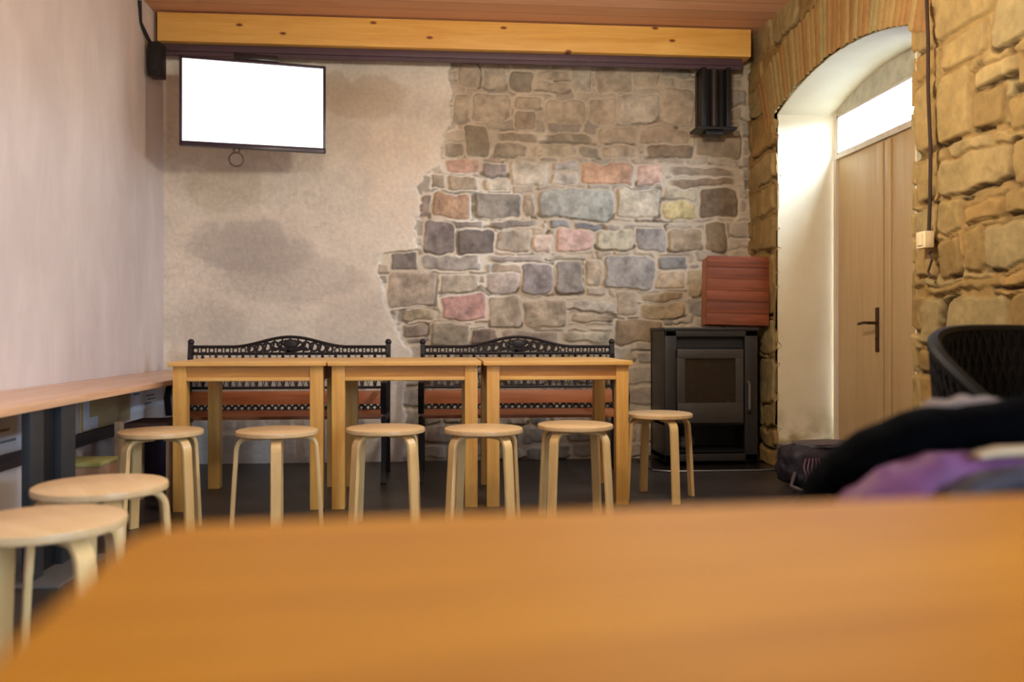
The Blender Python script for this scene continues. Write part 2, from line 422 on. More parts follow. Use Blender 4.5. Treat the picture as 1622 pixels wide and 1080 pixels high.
# plaster skin on the left part, its ragged edge laid over the stones
ev = [(60, 722), (92, 718), (195, 715), (225, 706), (255, 694), (300, 670), (330, 664), (395, 662), (402, 612), (430, 608), (470, 612), (500, 626), (540, 638), (560, 648), (640, 640), (800, 650)]
qs = np.array([bq(u, v) for v, u in ev])[::-1]; ps = np.array([bp(u) for v, u in ev])[::-1]
edgep = np.interp(W.Q, qs, ps)
d = edgep - W.P + W.wp * .06 + W.fine * .02
pm = sstep(0, .018, d)
trow = fbm(W.P, W.Q, 2.2, 71, 5); tr2 = fbm(W.P, W.Q, 6, 81, 4)
W.H = np.where(d > 0, np.maximum(W.H * (1 - pm), 0) + pm * (.026 + trow * .006 + tr2 * .003), W.H)
pc = np.array(sl((232, 222, 205)))[None, None, :] * (1 + .20 * trow + .13 * tr2 - .10 * sstep(.10, .0, np.abs(fbm(W.P, W.Q, 3.2, 91, 5))) * (tr2 > 0))[..., None]
def blob(u, v, ru, rv, col, a):
    """weathered patches that belong to the plaster"""
    dd = ((W.P - bp(u)) / (ru / 236)) ** 2 + ((W.Q - bq(u, v)) / (rv / 236)) ** 2
    w = ((.45 * np.exp(-dd) + .55 * sstep(.30, .55, np.exp(-dd) * (1 + 1.1 * tr2 + .5 * trow))) * a)[..., None]
    return np.array(sl(col))[None, None, :], w
for b in [(400, 390, 90, 45, (150, 144, 140), .6), (360, 290, 60, 50, (176, 162, 132), .5), (560, 150, 90, 40, (172, 146, 112), .6), (470, 440, 110, 40, (172, 164, 156), .5), (620, 290, 70, 90, (232, 216, 194), .7), (330, 520, 80, 40, (190, 182, 168), .6), (560, 500, 60, 60, (184, 170, 156), .4)]:
    cc, w = blob(*b); pc = pc * (1 - w) + cc * w
W.C = W.C * (1 - pm[..., None]) + pc * pm[..., None]
W.C = np.clip(W.C * (1 + .13 * fbm(W.P, W.Q, 1.6, 321, 5) + .08 * fbm(W.P, W.Q, 9, 331, 4))[..., None], 0, 1)
# soft plaster smear on the stones close to the edge and at the top
sm = (sstep(-.10, 0, d) * .35 * sstep(.0, .5, .3 + tr2))[..., None]
W.C = W.C * (1 - sm) + pc * sm
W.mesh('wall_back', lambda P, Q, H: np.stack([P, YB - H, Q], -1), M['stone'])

# ------------------------------------------------------------ right wall with arched doorway
AY0, AY1, ASP, AAP = 3.74, 5.34, 2.28, 2.41
AR = ((AY1 - AY0) ** 2 / 4 + (AAP - ASP) ** 2) / (2 * (AAP - ASP)); AC = ((AY0 + AY1) / 2, AAP - AR)
def arch_z(y): return AC[1] + math.sqrt(max(0, AR ** 2 - (y - AC[0]) ** 2))
Wr = Wall(2.6, YB + .02, 0, ZC, .0075, (156, 124, 70), 11)
palr = [(158, 130, 78), (152, 123, 72), (162, 136, 86), (146, 117, 66), (156, 122, 68), (152, 130, 84), (142, 113, 64)]
Wr.courses(2.6, 6.0, 0, ZC, (.19, .30), (.18, .42), palr, gap=.010, h=.018, warp=.04, edge=.012, k=10, contrast=.2, crack=.6, cw=.011, cdark=.25)
def rp(u): return Y_on(u, XR)
def rq(u, v): return Z_at(u, v, rp(u))
rst = [
 (1478, -40, 1562, 42), (1568, -30, 1625, 68), (1480, 50, 1558, 102), (1534, 100, 1602, 132), (1606, 85, 1640, 128),
 (1478, 112, 1530, 222), (1534, 142, 1588, 198), (1592, 138, 1640, 196), (1478, 238, 1592, 302), (1597, 205, 1650, 288),
 (1442, 35, 1470, 78), (1442, 84, 1470, 124), (1442, 130, 1470, 240), (1442, 252, 1470, 318), (1442, 330, 1470, 380), (1445, 388, 1476, 440),
 (1478, 316, 1516, 372), (1520, 322, 1576, 352), (1580, 300, 1640, 340), (1520, 362, 1550, 432), (1552, 352, 1640, 424), (1480, 380, 1514, 438),
 (1448, 448, 1560, 462), (1566, 432, 1640, 454), (1450, 470, 1484, 545), (1490, 468, 1590, 538), (1595, 462, 1650, 540), (1448, 552, 1482, 590), (1450, 596, 1480, 640),
 (1182, 130, 1222, 180), (1186, 186, 1222, 240), (1182, 250, 1222, 292), (1182, 300, 1222, 340), (1184, 345, 1222, 396), (1196, 402, 1222, 500), (1196, 508, 1222, 560), (1200, 566, 1222, 640),
]
for (u0, v0, u1, v1) in rst:
    um = (u0 + u1) / 2
    Wr.stone(rp(u1), rp(u0), rq(um, v1), rq(um, v0), Wr.rs.choice(palr), h=.022, warp=.032, edge=.012, clear=.006, k=9, contrast=.17, crack=.7, cw=.012, cdark=.22)
# deep dark joints between blocks: dirt in the open joints
jn = (1 - sstep(.004, .016, Wr.H))[..., None] * (.22 + .5 * Wr.mid[..., None])
Wr.C = Wr.C * (1 - np.clip(jn, 0, .8)) + np.array(sl((84, 56, 26)))[None, None, :] * np.clip(jn, 0, .8)
# brick voussoirs over the arch
Wr.C *= (1 + .10 * fbm(Wr.P, Wr.Q, 1.3, 203, 4))[..., None]
R_ = np.sqrt((Wr.P - AC[0]) ** 2 + (Wr.Q - AC[1]) ** 2); th = np.arctan2(Wr.P - AC[0], Wr.Q - AC[1])
hd = math.asin((AY1 - AY0 + .3) / 2 / AR)
band = (R_ > AR - .03) & (R_ < AR + .36 + .03 * Wr.wp) & (np.abs(th) < hd)
bi = th * AR / .05 + Wr.wp * .12; fr = bi - np.floor(bi); bi = np.floor(bi).astype(int)
prs = np.random.RandomState(5).rand(200, 3)
bc = np.array([sl((158, 118, 66)), sl((164, 132, 78)), sl((150, 108, 60)), sl((158, 136, 84))])
pick = (prs[bi % 200, 0] * 4).astype(int)
jj = sstep(0, .12, np.minimum(fr, 1 - fr))
bcol = bc[pick] * (1 + .12 * Wr.fine)[..., None]
bcol = bcol * jj[..., None] + np.array(sl((124, 96, 56)))[None, None, :] * (1 - jj)[..., None]
Wr.C = np.where(band[..., None], bcol, Wr.C)
Wr.H = np.where(band, .012 + jj * (.012 + prs[bi % 200, 1] * .012), Wr.H)
def keep_r(P, Q):
    az = AC[1] + np.sqrt(np.maximum(0, AR ** 2 - (P - AC[0]) ** 2))
    return ~((P > AY0 + .004) & (P < AY1 - .004) & (Q < az - .004))
wall_r = Wr.mesh('wall_right', lambda P, Q, H: np.stack([XR + .035 - H, P, Q], -1), M['stone_r'], keep_r)
# the wall goes on towards and past the camera, with an added tall window
WY0, WY1, WZ0, WZ1 = -1.9, -.2, .2, 2.2
b = MB()
b.bb(XR, XR + .42, WY1, 2.6, 0, ZC); b.bb(XR, XR + .42, YR, WY0, 0, ZC)
b.bb(XR, XR + .42, WY0, WY1, 0, WZ0); b.bb(XR, XR + .42, WY0, WY1, WZ1, ZC)
b.build('plain_stone_face', plain('sand_stone_far', (166, 134, 78), .8, nsc=4), wall_r)
# plastered reveal, arch soffit and step of the doorway
DX = 2.525
def prism(mb, poly, x0, x1):
    A = [mb.bm.verts.new((x0, y, z)) for y, z in poly]; B = [mb.bm.verts.new((x1, y, z)) for y, z in poly]
    n = len(poly)
    for i in range(n): mb.bm.faces.new((A[i], A[(i + 1) % n], B[(i + 1) % n], B[i]))
    mb.bm.faces.new(A[::-1]); mb.bm.faces.new(B)
b = MB()
XF = XR + .031
ys = [AY0 + (AY1 - AY0) * i / 28 for i in range(29)]
inner = [(y, arch_z(y)) for y in ys]; outer = [(y, arch_z(y) + .012) for y in ys]
vi = [[b.bm.verts.new((x, y, z)) for (y, z) in L] for x in (XF, DX + .02) for L in (inner, outer)]
for i in range(28):
    b.bm.faces.new((vi[0][i], vi[0][i + 1], vi[2][i + 1], vi[2][i]))
    b.bm.faces.new((vi[1][i], vi[1][i + 1], vi[3][i + 1], vi[3][i]))
    b.bm.faces.new((vi[0][i], vi[0][i + 1], vi[1][i + 1], vi[1][i]))
    b.bm.faces.new((vi[2][i], vi[2][i + 1], vi[3][i + 1], vi[3][i]))
b.bb(XF, DX + .02, AY1, AY1 + .012, 0, arch_z(AY1) + .01)
b.bb(XF, DX + .02, AY0 - .012, AY0, 0, arch_z(AY0) + .01)
rv = b.build('plaster_reveal', M['reveal'], wall_r); rv['label'] = 'smooth whitewashed reveal and arch soffit of the doorway'
# outer masonry beyond the reveal, so no daylight leaks in
b = MB()
b.bb(XR + .10, DX + .12, AY1 + .012, YB + .3, 0, ZC); b.bb(XR + .10, DX + .12, 2.6, AY0 - .012, 0, ZC)
b.bb(XR + .10, DX + .12, AY0 - .012, AY1 + .012, AAP + .02, ZC)
b.build('masonry_core', plain('rough_masonry', (176, 160, 130), .85), wall_r)
b = MB(); b.bb(XR + .02, DX + .1, AY0, AY1, 0, .165, .006)
st_ = b.build('trim_step', plain('step_stone', (120, 108, 96), .6), None); tag(st_, kind='structure')

# ------------------------------------------------------------ door and transom
DY0, DY1 = 4.08, AY1 - .015
dr = bpy.data.objects.new('door_1', None); link(dr, None, (DX, (DY0 + DY1) / 2, .165)); tag(dr, kind='structure')
def loc(o, root):
    """shift mesh data so that the child sits in its parent's frame"""
    o.data.transform(Matrix.Translation(-Vector(root.location))); return o
b = MB()
b.bb(DX, DX + .07, DY1 - .035, DY1, .165, 2.30); b.bb(DX, DX + .07, DY0, DY0 + .035, .165, 2.30)
b.bb(DX - .004, DX + .07, DY0, DY1, 1.985, 2.015)
loc(b.build('door_frame', M['door_frame'], dr), dr)
# shaped head above the transom
b = MB(); ysd = [DY0 + (DY1 - DY0) * i / 20 for i in range(21)]
prism(b, [(y, arch_z(y) + .02) for y in ysd] + [(DY1, 2.262), (DY0, 2.262)], DX, DX + .07)
h_ = loc(b.build('frame_head', plain('grey_green_paint', (176, 168, 146), .6, var=.2, nsc=14), dr), dr); h_['label'] = 'weathered grey board filling the arch above the transom'
ymid = (DY0 + DY1) / 2
for k, (a0, a1) in enumerate(((ymid + .008, DY1 - .037), (DY0 + .037, ymid - .008))):
    b = MB(); b.bb(DX + .015, DX + .055, a0, a1, .17, 1.985, .004)
    leaf = loc(b.build('door_leaf', M['door'], dr), dr)
    b = MB(); b.bb(DX + .004, DX + .014, a0 + .004, a0 + .075, .18, 1.975, .003) if k == 0 else b.bb(DX + .004, DX + .014, a1 - .06, a1 - .002, .18, 1.975, .003)
    loc(b.build('stile', M['door'], leaf), dr)
    if k == 0:
        yh = Y_on(1389, DX)
        b = MB(); b.bb(DX - .002, DX + .006, yh - .02, yh + .02, .76, 1.02, .003)
        b.cyl((DX - .05, yh, .93), (DX, yh, .93), .009); b.tube([(DX - .05, yh, .93), (DX - .055, yh + .05, .932), (DX - .05, yh + .12, .925)], .009, 8)
        b.sphere((DX - .004, yh, .84), .008)
        hn = loc(b.build('door_handle', M['brass'], leaf), dr); hn['label'] = 'dark lever handle on a long plate'
b = MB(); b.bb(DX + .02, DX + .03, ymid - .018 + .01, ymid + .018 - .01, .17, 1.985)  # black strip behind the leaf gap, the gap's shade put into its colour
b.bb(DX + .03, DX + .05, ymid - .02, ymid + .02, .17, 1.985)
loc(b.build('seam_shade_strip', M['steel_black'], dr), dr)
b = MB(); b.bb(DX + .008, DX + .07, DY0 - .40, DY0, 0.165, 2.42)
loc(b.build('side_lining', M['door_frame'], dr), dr)
# transom window
w1 = bpy.data.objects.new('window_1', None); link(w1, None, (DX, ymid, 2.015)); tag(w1, kind='structure')
b = MB(); b.bb(DX + .005, DX + .055, DY0 + .035, DY0 + .05, 2.015, 2.262); b.bb(DX + .005, DX + .055, DY1 - .05, DY1 - .035, 2.015, 2.262)
b.bb(DX + .005, DX + .055, DY0 + .035, DY1 - .035, 2.25, 2.268); b.bb(DX + .005, DX + .055, DY0 + .035, DY1 - .035, 2.012, 2.026)
loc(b.build('window_frame', M['door_frame'], w1), w1)
b = MB(); b.bb(DX + .03, DX + .034, DY0 + .045, DY1 - .045, 2.02, 2.256)
loc(b.build('pane', M['glass'], w1, 0), w1)
# unseen window behind the camera, added for cool daylight
w2 = bpy.data.objects.new('window_added', None); link(w2, None, (XR + .3, (WY0 + WY1) / 2, WZ0)); tag(w2, kind='structure')
b = MB(); xw = XR + .3
for (a0, a1, c0, c1) in ((WY0, WY0 + .06, WZ0, WZ1), (WY1 - .06, WY1, WZ0, WZ1), (WY0, WY1, WZ0, WZ0 + .06), (WY0, WY1, WZ1 - .06, WZ1), (-1.08, -1.02, WZ0, WZ1), (WY0, WY1, 1.5, 1.55)):
    b.bb(xw, xw + .06, a0, a1, c0, c1)
loc(b.build('window_frame', M['door_frame'], w2), w2)
b = MB(); b.bb(xw + .03, xw + .034, WY0, WY1, WZ0, WZ1); loc(b.build('pane', M['glass'], w2, 0), w2)

# ------------------------------------------------------------ other shell
b = MB(); b.bb(XL - .2, XL, YR, YB + .1, 0, ZC + .05); tag(b.build('wall_left', M['left']), kind='structure')
b = MB(); b.bb(XL - .2, DX + .2, YR - .2, YR, 0, ZC + .05); tag(b.build('wall_front', plain('wall_front_paint', (196, 180, 156), .7)), kind='structure')
b = MB(); b.bb(XL - .2, DX + .05, YB + .03, YB + .3, 0, ZC + .05); tag(b.build('trim_backing', plain('rough_backing', (150, 134, 110), .85)), kind='structure')
b = MB(); b.bb(XL - .2, DX + .11, YR - .2, YB + .3, -.1, 0); tag(b.build('floor', M['floor']), kind='structure')
b = MB(); b.bb(XL - .2, DX + .11, YR - .2, YB + .3, ZC, ZC + .12); tag(b.build('ceiling', M['ceil']), kind='structure')
# rail along the left wall, just below the papers
b = MB(); b.bb(XL, XL + .022, 1.2, 5.0, .295, .36, .004); r_ = b.build('trim_rail', M['rail']); tag(r_, kind='structure')

# ------------------------------------------------------------ ceiling beam, dark strip and steel bracket
b = MB(); b.bb(-(XR - XL) / 2 + .03, (XR - XL) / 2 - .05, 0, .14, 0, .185, .006)
bmo = b.build('ceiling_beam', M['beam'], None, 40, ((XL + XR) / 2, 5.6, 2.735)); tag(bmo, 'knotty yellow pine beam running across the room under the ceiling, in front of the back wall', 'beam')
b = MB(); b.bb(-(XR - XL) / 2 + .03, (XR - XL) / 2 - .10, 0, .10, -.045, 0, .003); b.bb(-(XR - XL) / 2 + .03, (XR - XL) / 2 - .10, .012, .03, -.07, -.04)  # thin dark bar along the underside of the beam
so = b.build('dark_strip', plain('purple_brown_strip', (84, 64, 72), .5, .2), None, 40, ((XL + XR) / 2, 5.645, 2.734)); tag(so, 'thin dark strip running along the underside of the pine beam', 'steel strip')

def bracket(x, w, h, y, label):
    o = thing('steel_bracket', (x, y, 2.66 - h), label, 'bracket', 0)
    b = MB(); b.bb(-w / 2, -w / 2 + .03, -.08, .08, 0, h, .003); b.bb(w / 2 - .03, w / 2, -.08, .08, 0, h, .003); b.bb(-w / 2, w / 2, 0, .02, 0, h)
    b.build('flanges', M['steel_black'], o)
    b = MB(); b.cyl((0, -.03, .01), (0, -.03, h - .01), w * .16); b.build('hanging_rod', plain('dark_rod', (58, 52, 50), .3, .6), o)
    b = MB(); b.bb(-w / 2 - .035, w / 2 + .04, -.09, .09, -.018, 0, .003); b.bb(-w * .3, w * .3, -.05, .05, -.045, -.018, .005); b.build('foot_plate', M['steel_black'], o)
    return o
bracket(X_at(1129, 5.68), .2, .40, 5.68, 'black steel bracket hanging under the right end of the pine beam')
b = MB(); b.bb(-.04, .04, -.06, .06, 0, .21, .01); b.bb(-.03, .03, -.07, -.06, .02, .19, .004)
b.tube([(-.03, -.02, .2), (-.06, -.12, .3), (-.05, -.16, .42)], .012, 8)
cb = b.build('junction_box', M['steel_black'], None, 40, (XL + .062, 5.5, 2.47)); tag(cb, 'small black box in the upper left corner below the end of the beam', 'junction box')

# ------------------------------------------------------------ television
def scr(u, v, s):
    Y = Y_scale(u, s); return Vector((X_at(u, Y), Y, CAMZ - (v - HOR) / s))
TLb, TRb, TLt = scr(284, 230, 265), scr(516, 238, 254), scr(284, 87, 265)
TRb.z = TLb.z
ex = (TRb - TLb); wtv = ex.length; ex.normalize()
ez = (TLt - TLb); ez = (ez - ex * ez.dot(ex)); htv = ez.length; ez.normalize(); ey = ez.cross(ex)
mat4 = Matrix((ex, ey, ez)).transposed().to_4x4(); mat4.translation = (TLb + TRb) / 2
tv = bpy.data.objects.new('television', None); link(tv); tv.matrix_world = mat4
tag(tv, 'wall-mounted flat television with a glowing white screen, angled out of the corner', 'television')
hw = wtv / 2
b = MB(); b.bb(-hw, hw, .004, .04, 0, htv, .006); b.bb(-hw * .75, hw * .75, .04, .085, .06, htv * .8, .015); b.build('casing', M['plastic'], tv)
b = MB(); bz = .017
b.bb(-hw, -hw + bz, -.008, .006, 0, htv, .003); b.bb(hw - bz, hw, -.008, .006, 0, htv, .003)
b.bb(-hw, hw, -.008, .006, 0, bz + .012, .003); b.bb(-hw, hw, -.008, .006, htv - bz, htv, .003); b.build('bezel', M['bezel'], tv)
b = MB(); b.bb(-hw + bz, hw - bz, 0, .005, bz + .012, htv - bz); b.build('screen', M['screen'], tv)
b = MB(); b.bb(-.09, .09, .085, .11, htv * .25, htv * .75, .004)
mi = mat4.inverted(); e0 = Vector((0, .1, htv * .5)); e1 = mi @ Vector((TLb.x + .52, YB - .03, 2.3)); e1b = (e0 + e1) / 2 + Vector((.12, 0, 0))
b.tube([e0, e1b, e1], .018, 8); b.build('mounting_arm', M['steel_black'], tv)
b = MB(); b.bb(-.12, .14, .02, .09, htv + .012, htv + .05, .006); b.bb(-.02, .02, .05, .07, htv - .1, htv + .02); o = b.build('receiver_box', M['plastic'], tv); o['label'] = 'small black box fixed on the top edge'
b = MB(); cx = (375 - 283) / 268 - hw - .02
b.torus((cx, .03, -.062), .042, .0055, 'Y', 22, 7); b.tube([(cx + .012, .03, -.02), (cx + .02, .03, .0), (cx + .02, .035, .03)], .0055, 7); b.tube([(cx - .012, .03, -.02), (cx - .015, .03, .0), (cx - .02, .035, .03)], .0055, 7)
o = b.build('cable_loop', plain('grey_cable', (84, 70, 56), .5), tv); o['label'] = 'coiled loop of grey cable below the screen'

# ------------------------------------------------------------ pine tables
def make_table(label):
    o = thing('pine_table', (0, 0, 0), label, 'table', 0, 'pine tables in a row along the back')
    w, d = .755, .74
    b = MB(); b.bb(-w / 2, w / 2, -d / 2, d / 2, .708, .73, .004); b.build('tabletop', M['pine_x'], o)
    lw = .064
    for sx in (-1, 1):
        for sy in (-1, 1):
            b = MB(); b.box((0, 0, .354), (lw, lw, .708), None, .003)
            b.build('leg', M['pine'], o, 40, (sx * (.36 - lw / 2), sy * (.345 - lw / 2), 0))
    b = MB(); x0 = .36 - lw
    b.bb(-x0, x0, -.33, -.31, .632, .708); b.bb(-x0, x0, .31, .33, .632, .708)
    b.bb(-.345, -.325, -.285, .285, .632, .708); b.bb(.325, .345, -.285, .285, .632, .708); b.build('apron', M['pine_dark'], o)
    b = MB(); b.bb(-x0, x0, -.343, -.31, .635, .652, .002); b.build('apron_moulding', M['pine_x'], o)
    return o
T0 = make_table('left pine table of the row of three, its left leg beside the counter')
tl = ['left pine table of the row of three, its left leg beside the counter', 'middle pine table of the row of three, between the other two', 'right pine table of the row of three, nearest to the black stove']
for i, (ua, ub) in enumerate(((278, 507), (525, 757), (769, 998))):
    o = T0 if i == 0 else copy_tree(T0)
    Yf = 4.26; xm = (X_at(ua, Yf) + X_at(ub, Yf)) / 2
    o.location = (xm, Yf + .345, 0); o['label'] = tl[i]

# ------------------------------------------------------------ stools
def make_stool():
    o = thing('round_stool', (0, 0, 0), 'x', 'stool', 0, 'round birch stools')
    b = MB(); b.lathe([(.0, .427), (.168, .427), (.1735, .430), (.175, .4385), (.1735, .447), (.168, .45), (.0, .45)][1:6], n=48)
    b.build('seat', M['birch'], o)
    for k in range(4):
        a = k * PI / 2; dx, dy = math.cos(a), math.sin(a)
        prof = [(.045, .417), (.115, .417)] + [(.118 + .05 * math.sin(q * PI / 12), .367 + .05 * math.cos(q * PI / 12)) for q in range(0, 7)] + [(.178, .22), (.190, .002)]
        pts = [(r * dx, r * dy, z) for r, z in prof]
        b = MB(); b.tube(pts, 0, section=(.044, .018, (-dy, dx, 0)))
        b.build('leg', M['birch_leg'], o, 50)
    return o
S0 = make_stool()
st = [  # u centre, scale px/m at the seat, leg rotation, label
 (255, 366, -36, 'leftmost round birch stool of the row before the pine tables, by the counter end'),
 (439, 364, 9, 'second round birch stool from the left in the row, before the left pine table'),
 (611, 355, -45, 'third round birch stool in the row, before the middle pine table'),
 (766, 356, -55, 'round birch stool in front of the gap between the middle and right pine tables'),
 (911, 342, -43, 'round birch stool before the right pine table, fifth from the left in the row'),
 (1044, 300, -78, 'round birch stool standing alone in front of the black stove'),
 (160, 570, -58, 'round birch stool by the counter panel, second nearest to the camera'),
 (68, 705, -38, 'nearest round birch stool, cut off by the left edge of the photo')]
for i, (u, s, r, lb) in enumerate(st):
    o = S0 if i == 0 else copy_tree(S0)
    Y = Y_scale(u, s); o.location = (X_at(u, Y), Y, 0); o.rotation_euler = (0, 0, math.radians(r)); o['label'] = lb

# ------------------------------------------------------------ ornate benches
def make_bench():
    o = thing('garden_bench', (0, 0, 0), 'x', 'bench', 0, 'iron benches behind the tables')
    w = .61
    for sx in (-1, 1):
        b = MB(); X = sx * w
        b.tube([(X, .02, 0), (X, .0, .38), (X, .06, .8)], 0, section=(.03, .035, (1, 0, 0)))
        b.sphere((X, .062, .815), .02)
        b.tube([(X, -.42, 0), (X, -.36, .2), (X, -.38, .37)], 0, section=(.03, .03, (1, 0, 0)))
        b.tube([(X, .02, .365), (X, -.40, .37)], 0, section=(.03, .03, (1, 0, 0)))
        b.tube([(X, .03, .58), (X, -.2, .60), (X, -.36, .57), (X, -.40, .5), (X, -.37, .40)], 0, section=(.035, .02, (1, 0, 0)))
        b.build('side_frame', M['iron'], o)
    def by(z): return .0 + (z - .38) / .42 * .06
    def cz(x):
        t_ = abs(x) / .36
        return .785 + (.062 * .5 * (1 + math.cos(PI * min(1, t_))))
    b = MB(); N = 40
    top = [(-w + 2 * w * i / N, by(.78), cz(-w + 2 * w * i / N)) for i in range(N + 1)]
    b.tube(top, .011, 6)
    b.tube([(-w, by(.745), .742), (w, by(.745), .742)], .010, 6)
    for i in range(25):
        x = -w + .03 + (2 * w - .06) * i / 24
        h = cz(x) - .742
        if h < .055: b.torus((x, by(.76), .763), .016, .005, 'Y', 10, 5)
        else:
            b.torus((x, by(.76), .742 + h * .5), min(.026, h * .36), .008, 'Y', 12, 5)
            b.tube([(x - .02, by(.76), .744), (x, by(.76), .742 + h * .9)], .007, 5)
    for k in range(-4, 5):
        a = k * .3; b.tube([(0, by(.76), .748), (math.sin(a) * .11, by(.76), .748 + math.cos(a) * .085)], .007, 5)
    b.sphere((0, by(.76), .80), .034, (1.3, .3, 1))
    # lattice above and below the wooden back slat
    for (z0, z1) in ((.53, .74), (.385, .425)):
        n = 15; dx = 2 * w / n
        for i in range(n):
            x = -w + dx * i
            b.tube([(x, by(z0), z0), (x + dx / 2, by((z0 + z1) / 2), z1), (x + dx, by(z0), z0)], .0075, 5)
            b.tube([(x, by(z0), z1), (x + dx / 2, by((z0 + z1) / 2), z0), (x + dx, by(z0), z1)], .0075, 5)
            b.torus((x + dx / 2, by(z0), (z0 + z1) / 2), min(.026, (z1 - z0) * .4), .006, 'Y', 10, 5)
    b.tube([(-w, by(.53), .53), (w, by(.53), .53)], .01, 6); b.tube([(-w, by(.385), .385), (w, by(.385), .385)], .01, 6)
    b.build('back_lattice', M['iron'], o)
    b = MB(); b.box((0, by(.465) - .012, .468), (2 * w - .02, .02, .085), Matrix.Rotation(-.14, 4, 'X'), .004); bs = b.build('back_slat', M['slat'], o)
    for k in range(5):
        b = MB(); b.bb(-w + .01, w - .01, -.405 + k * .083, -.405 + k * .083 + .068, .372, .392, .004); b.build('seat_slat', M['slat'], o)
    return o
B0 = make_bench(); B1 = copy_tree(B0)
for o, (ua, ub), lb in ((B0, (303, 614), 'dark iron bench with crested lattice back against the plastered wall, behind the left table'), (B1, (667, 976), 'dark iron bench with crested lattice back against the bare stones, behind the right table')):
    um = (ua + ub) / 2; o.location = (X_at(um, 5.42), 5.40, 0); o['label'] = lb

# ------------------------------------------------------------ stove
SX0, SX1, SY = X_at(1053, 5.44), X_at(1199, 5.44), 5.44
sw = SX1 - SX0
sv = thing('wood_stove', (SX0 + sw / 2, SY, 0), 'dark grey steel wood stove with a glass door in the right corner', 'stove', 0)
hw = sw / 2; SH = .90
b = MB()
b.bb(-hw, hw, .02, .37, .03, .25 - .01)                 # log bay shell is open in front
b.bm.clear()
b.bb(-hw, -hw + .03, 0, .37, .03, SH - .02, .006); b.bb(hw - .03, hw, 0, .37, .03, SH - .02, .006)
b.bb(-hw, hw, .34, .37, .03, SH - .02); b.bb(-hw, hw, .02, .37, .26, .29); b.bb(-hw + .02, hw - .02, .08, .34, .29, SH - .03)
b.bb(-hw, hw, .0, .37, .03, .07, .004)
b.build('body', M['stove'], sv)
b = MB(); b.bb(-hw - .008, hw + .008, -.02, .375, SH - .02, SH, .008); b.build('top_plate', M['stove'], sv)
b = MB(); b.bb(-hw, -hw + .075, -.012, .02, .03, SH - .02, .005); b.bb(hw - .085, hw, -.012, .02, .03, SH - .02, .005); b.bb(-hw, hw, -.012, .02, SH - .06, SH - .02, .005)
b.bb(-hw, hw, -.012, .02, .03, .075, .005); b.build('front_frame', M['stove'], sv)
b = MB(); b.bb(-hw + .075, hw - .085, .03, .05, SH - .135, SH - .06); b.build('air_slot', M['stove_dark'], sv)
dx0, dx1, dz0, dz1 = -hw + .075, hw - .10, .28, SH - .14
b = MB()
b.bb(dx0, dx0 + .052, -.028, 0, dz0 + .002, dz1 - .002, .004); b.bb(dx1 - .052, dx1, -.028, 0, dz0 + .002, dz1 - .002, .004)
b.bb(dx0, dx1, -.03, 0, dz1 - .062, dz1, .006); b.bb(dx0, dx1, -.03, 0, dz0, dz0 + .13, .006)
d_ = b.build('door', M['stove_trim'], sv)
b = MB(); b.bb(dx0 + .05, dx1 - .05, -.014, -.006, dz0 + .12, dz1 - .06); b.build('door_glass', M['stove_glass'], d_)
b = MB(); b.tube([(dx1 + .03, -.03, .35), (dx1 + .03, -.055, .37), (dx1 + .03, -.055, .53), (dx1 + .03, -.03, .55)], .009, 8); o = b.build('door_handle', plain('handle_steel', (120, 116, 108), .3, .7), d_); o['label'] = 'slim steel bar handle'
b = MB(); b.bb(-hw + .05, hw - .05, .05, .33, .08, .085); b.build('log_bay', M['stove_dark'], sv)
# hearth plate
b = MB(); hx, hy = hw + .12, .27
pts = [(-hx, hy), (-hx, -.16), (-hx + .1, -.22), (hx - .16, -.22), (hx - .02, -.17), (hx - .02, hy)]
A = [b.bm.verts.new((x, y, .006)) for x, y in pts]; Bv = [b.bm.verts.new((x, y, .012)) for x, y in pts]; n = len(pts)
b.bm.faces.new(A[::-1]); b.bm.faces.new(Bv)
for i in range(n): b.bm.faces.new((A[i], A[(i + 1) % n], Bv[(i + 1) % n], Bv[i]))
for v_ in b.bm.verts: v_.co.z -= .006
hp = thing('hearth_plate', (SX0 + sw / 2, SY + .0, 0), 'dark floor plate with a pale rim under the wood stove', 'hearth plate', 0)
b.build('plate', plain('hearth_dark', (44, 40, 40), .25, .3), hp)
b = MB(); b.tube([(x, y, .008) for x, y in pts[1:5]] , .006, 6); b.build('rim', M['plate'], hp)
sv.location.z = .008
b = MB(); b.sphere((0, 0, .05), .05, (1.3, .8, 1)); b.cyl((0, 0, .09), (0, 0, .12), .018)
k_ = b.build('kindling_can', M['bag_grey'], None, 40, (SX0 + sw / 2 - .12, SY + .18, .093)); tag(k_, 'small dull grey can inside the open bay at the foot of the stove', 'can')

# crate on the stove
cr = thing('wooden_crate', (X_at(1161, 5.56), 5.53, .919), 'reddish-brown planked wooden box standing on top of the stove', 'crate', math.radians(-6))
cw, ch, cd = .41, .455, .17
for k in range(6):
    b = MB(); z0 = ch / 6 * k
    b.bb(-cw / 2, cw / 2, -cd / 2, -cd / 2 + .014, z0 + .0008, z0 + ch / 6 - .0008, .0015); o = b.build('front_plank', M['crate'], cr)
b = MB(); b.bb(-cw / 2, -cw / 2 + .014, -cd / 2 + .014, cd / 2, 0, ch - .01, .002); b.build('side_panel', M['slat'], cr); b = MB(); b.bb(cw / 2 - .014, cw / 2, -cd / 2 + .014, cd / 2, 0, ch - .01, .002)
b.build('side_panel', M['slat'], cr)
b = MB(); b.bb(-cw / 2 + .014, cw / 2 - .014, cd / 2 - .012, cd / 2, 0, ch - .01); b.build('back_panel', M['slat'], cr)
cr.rotation_euler = (math.radians(-3), math.radians(1.5), math.radians(-6))

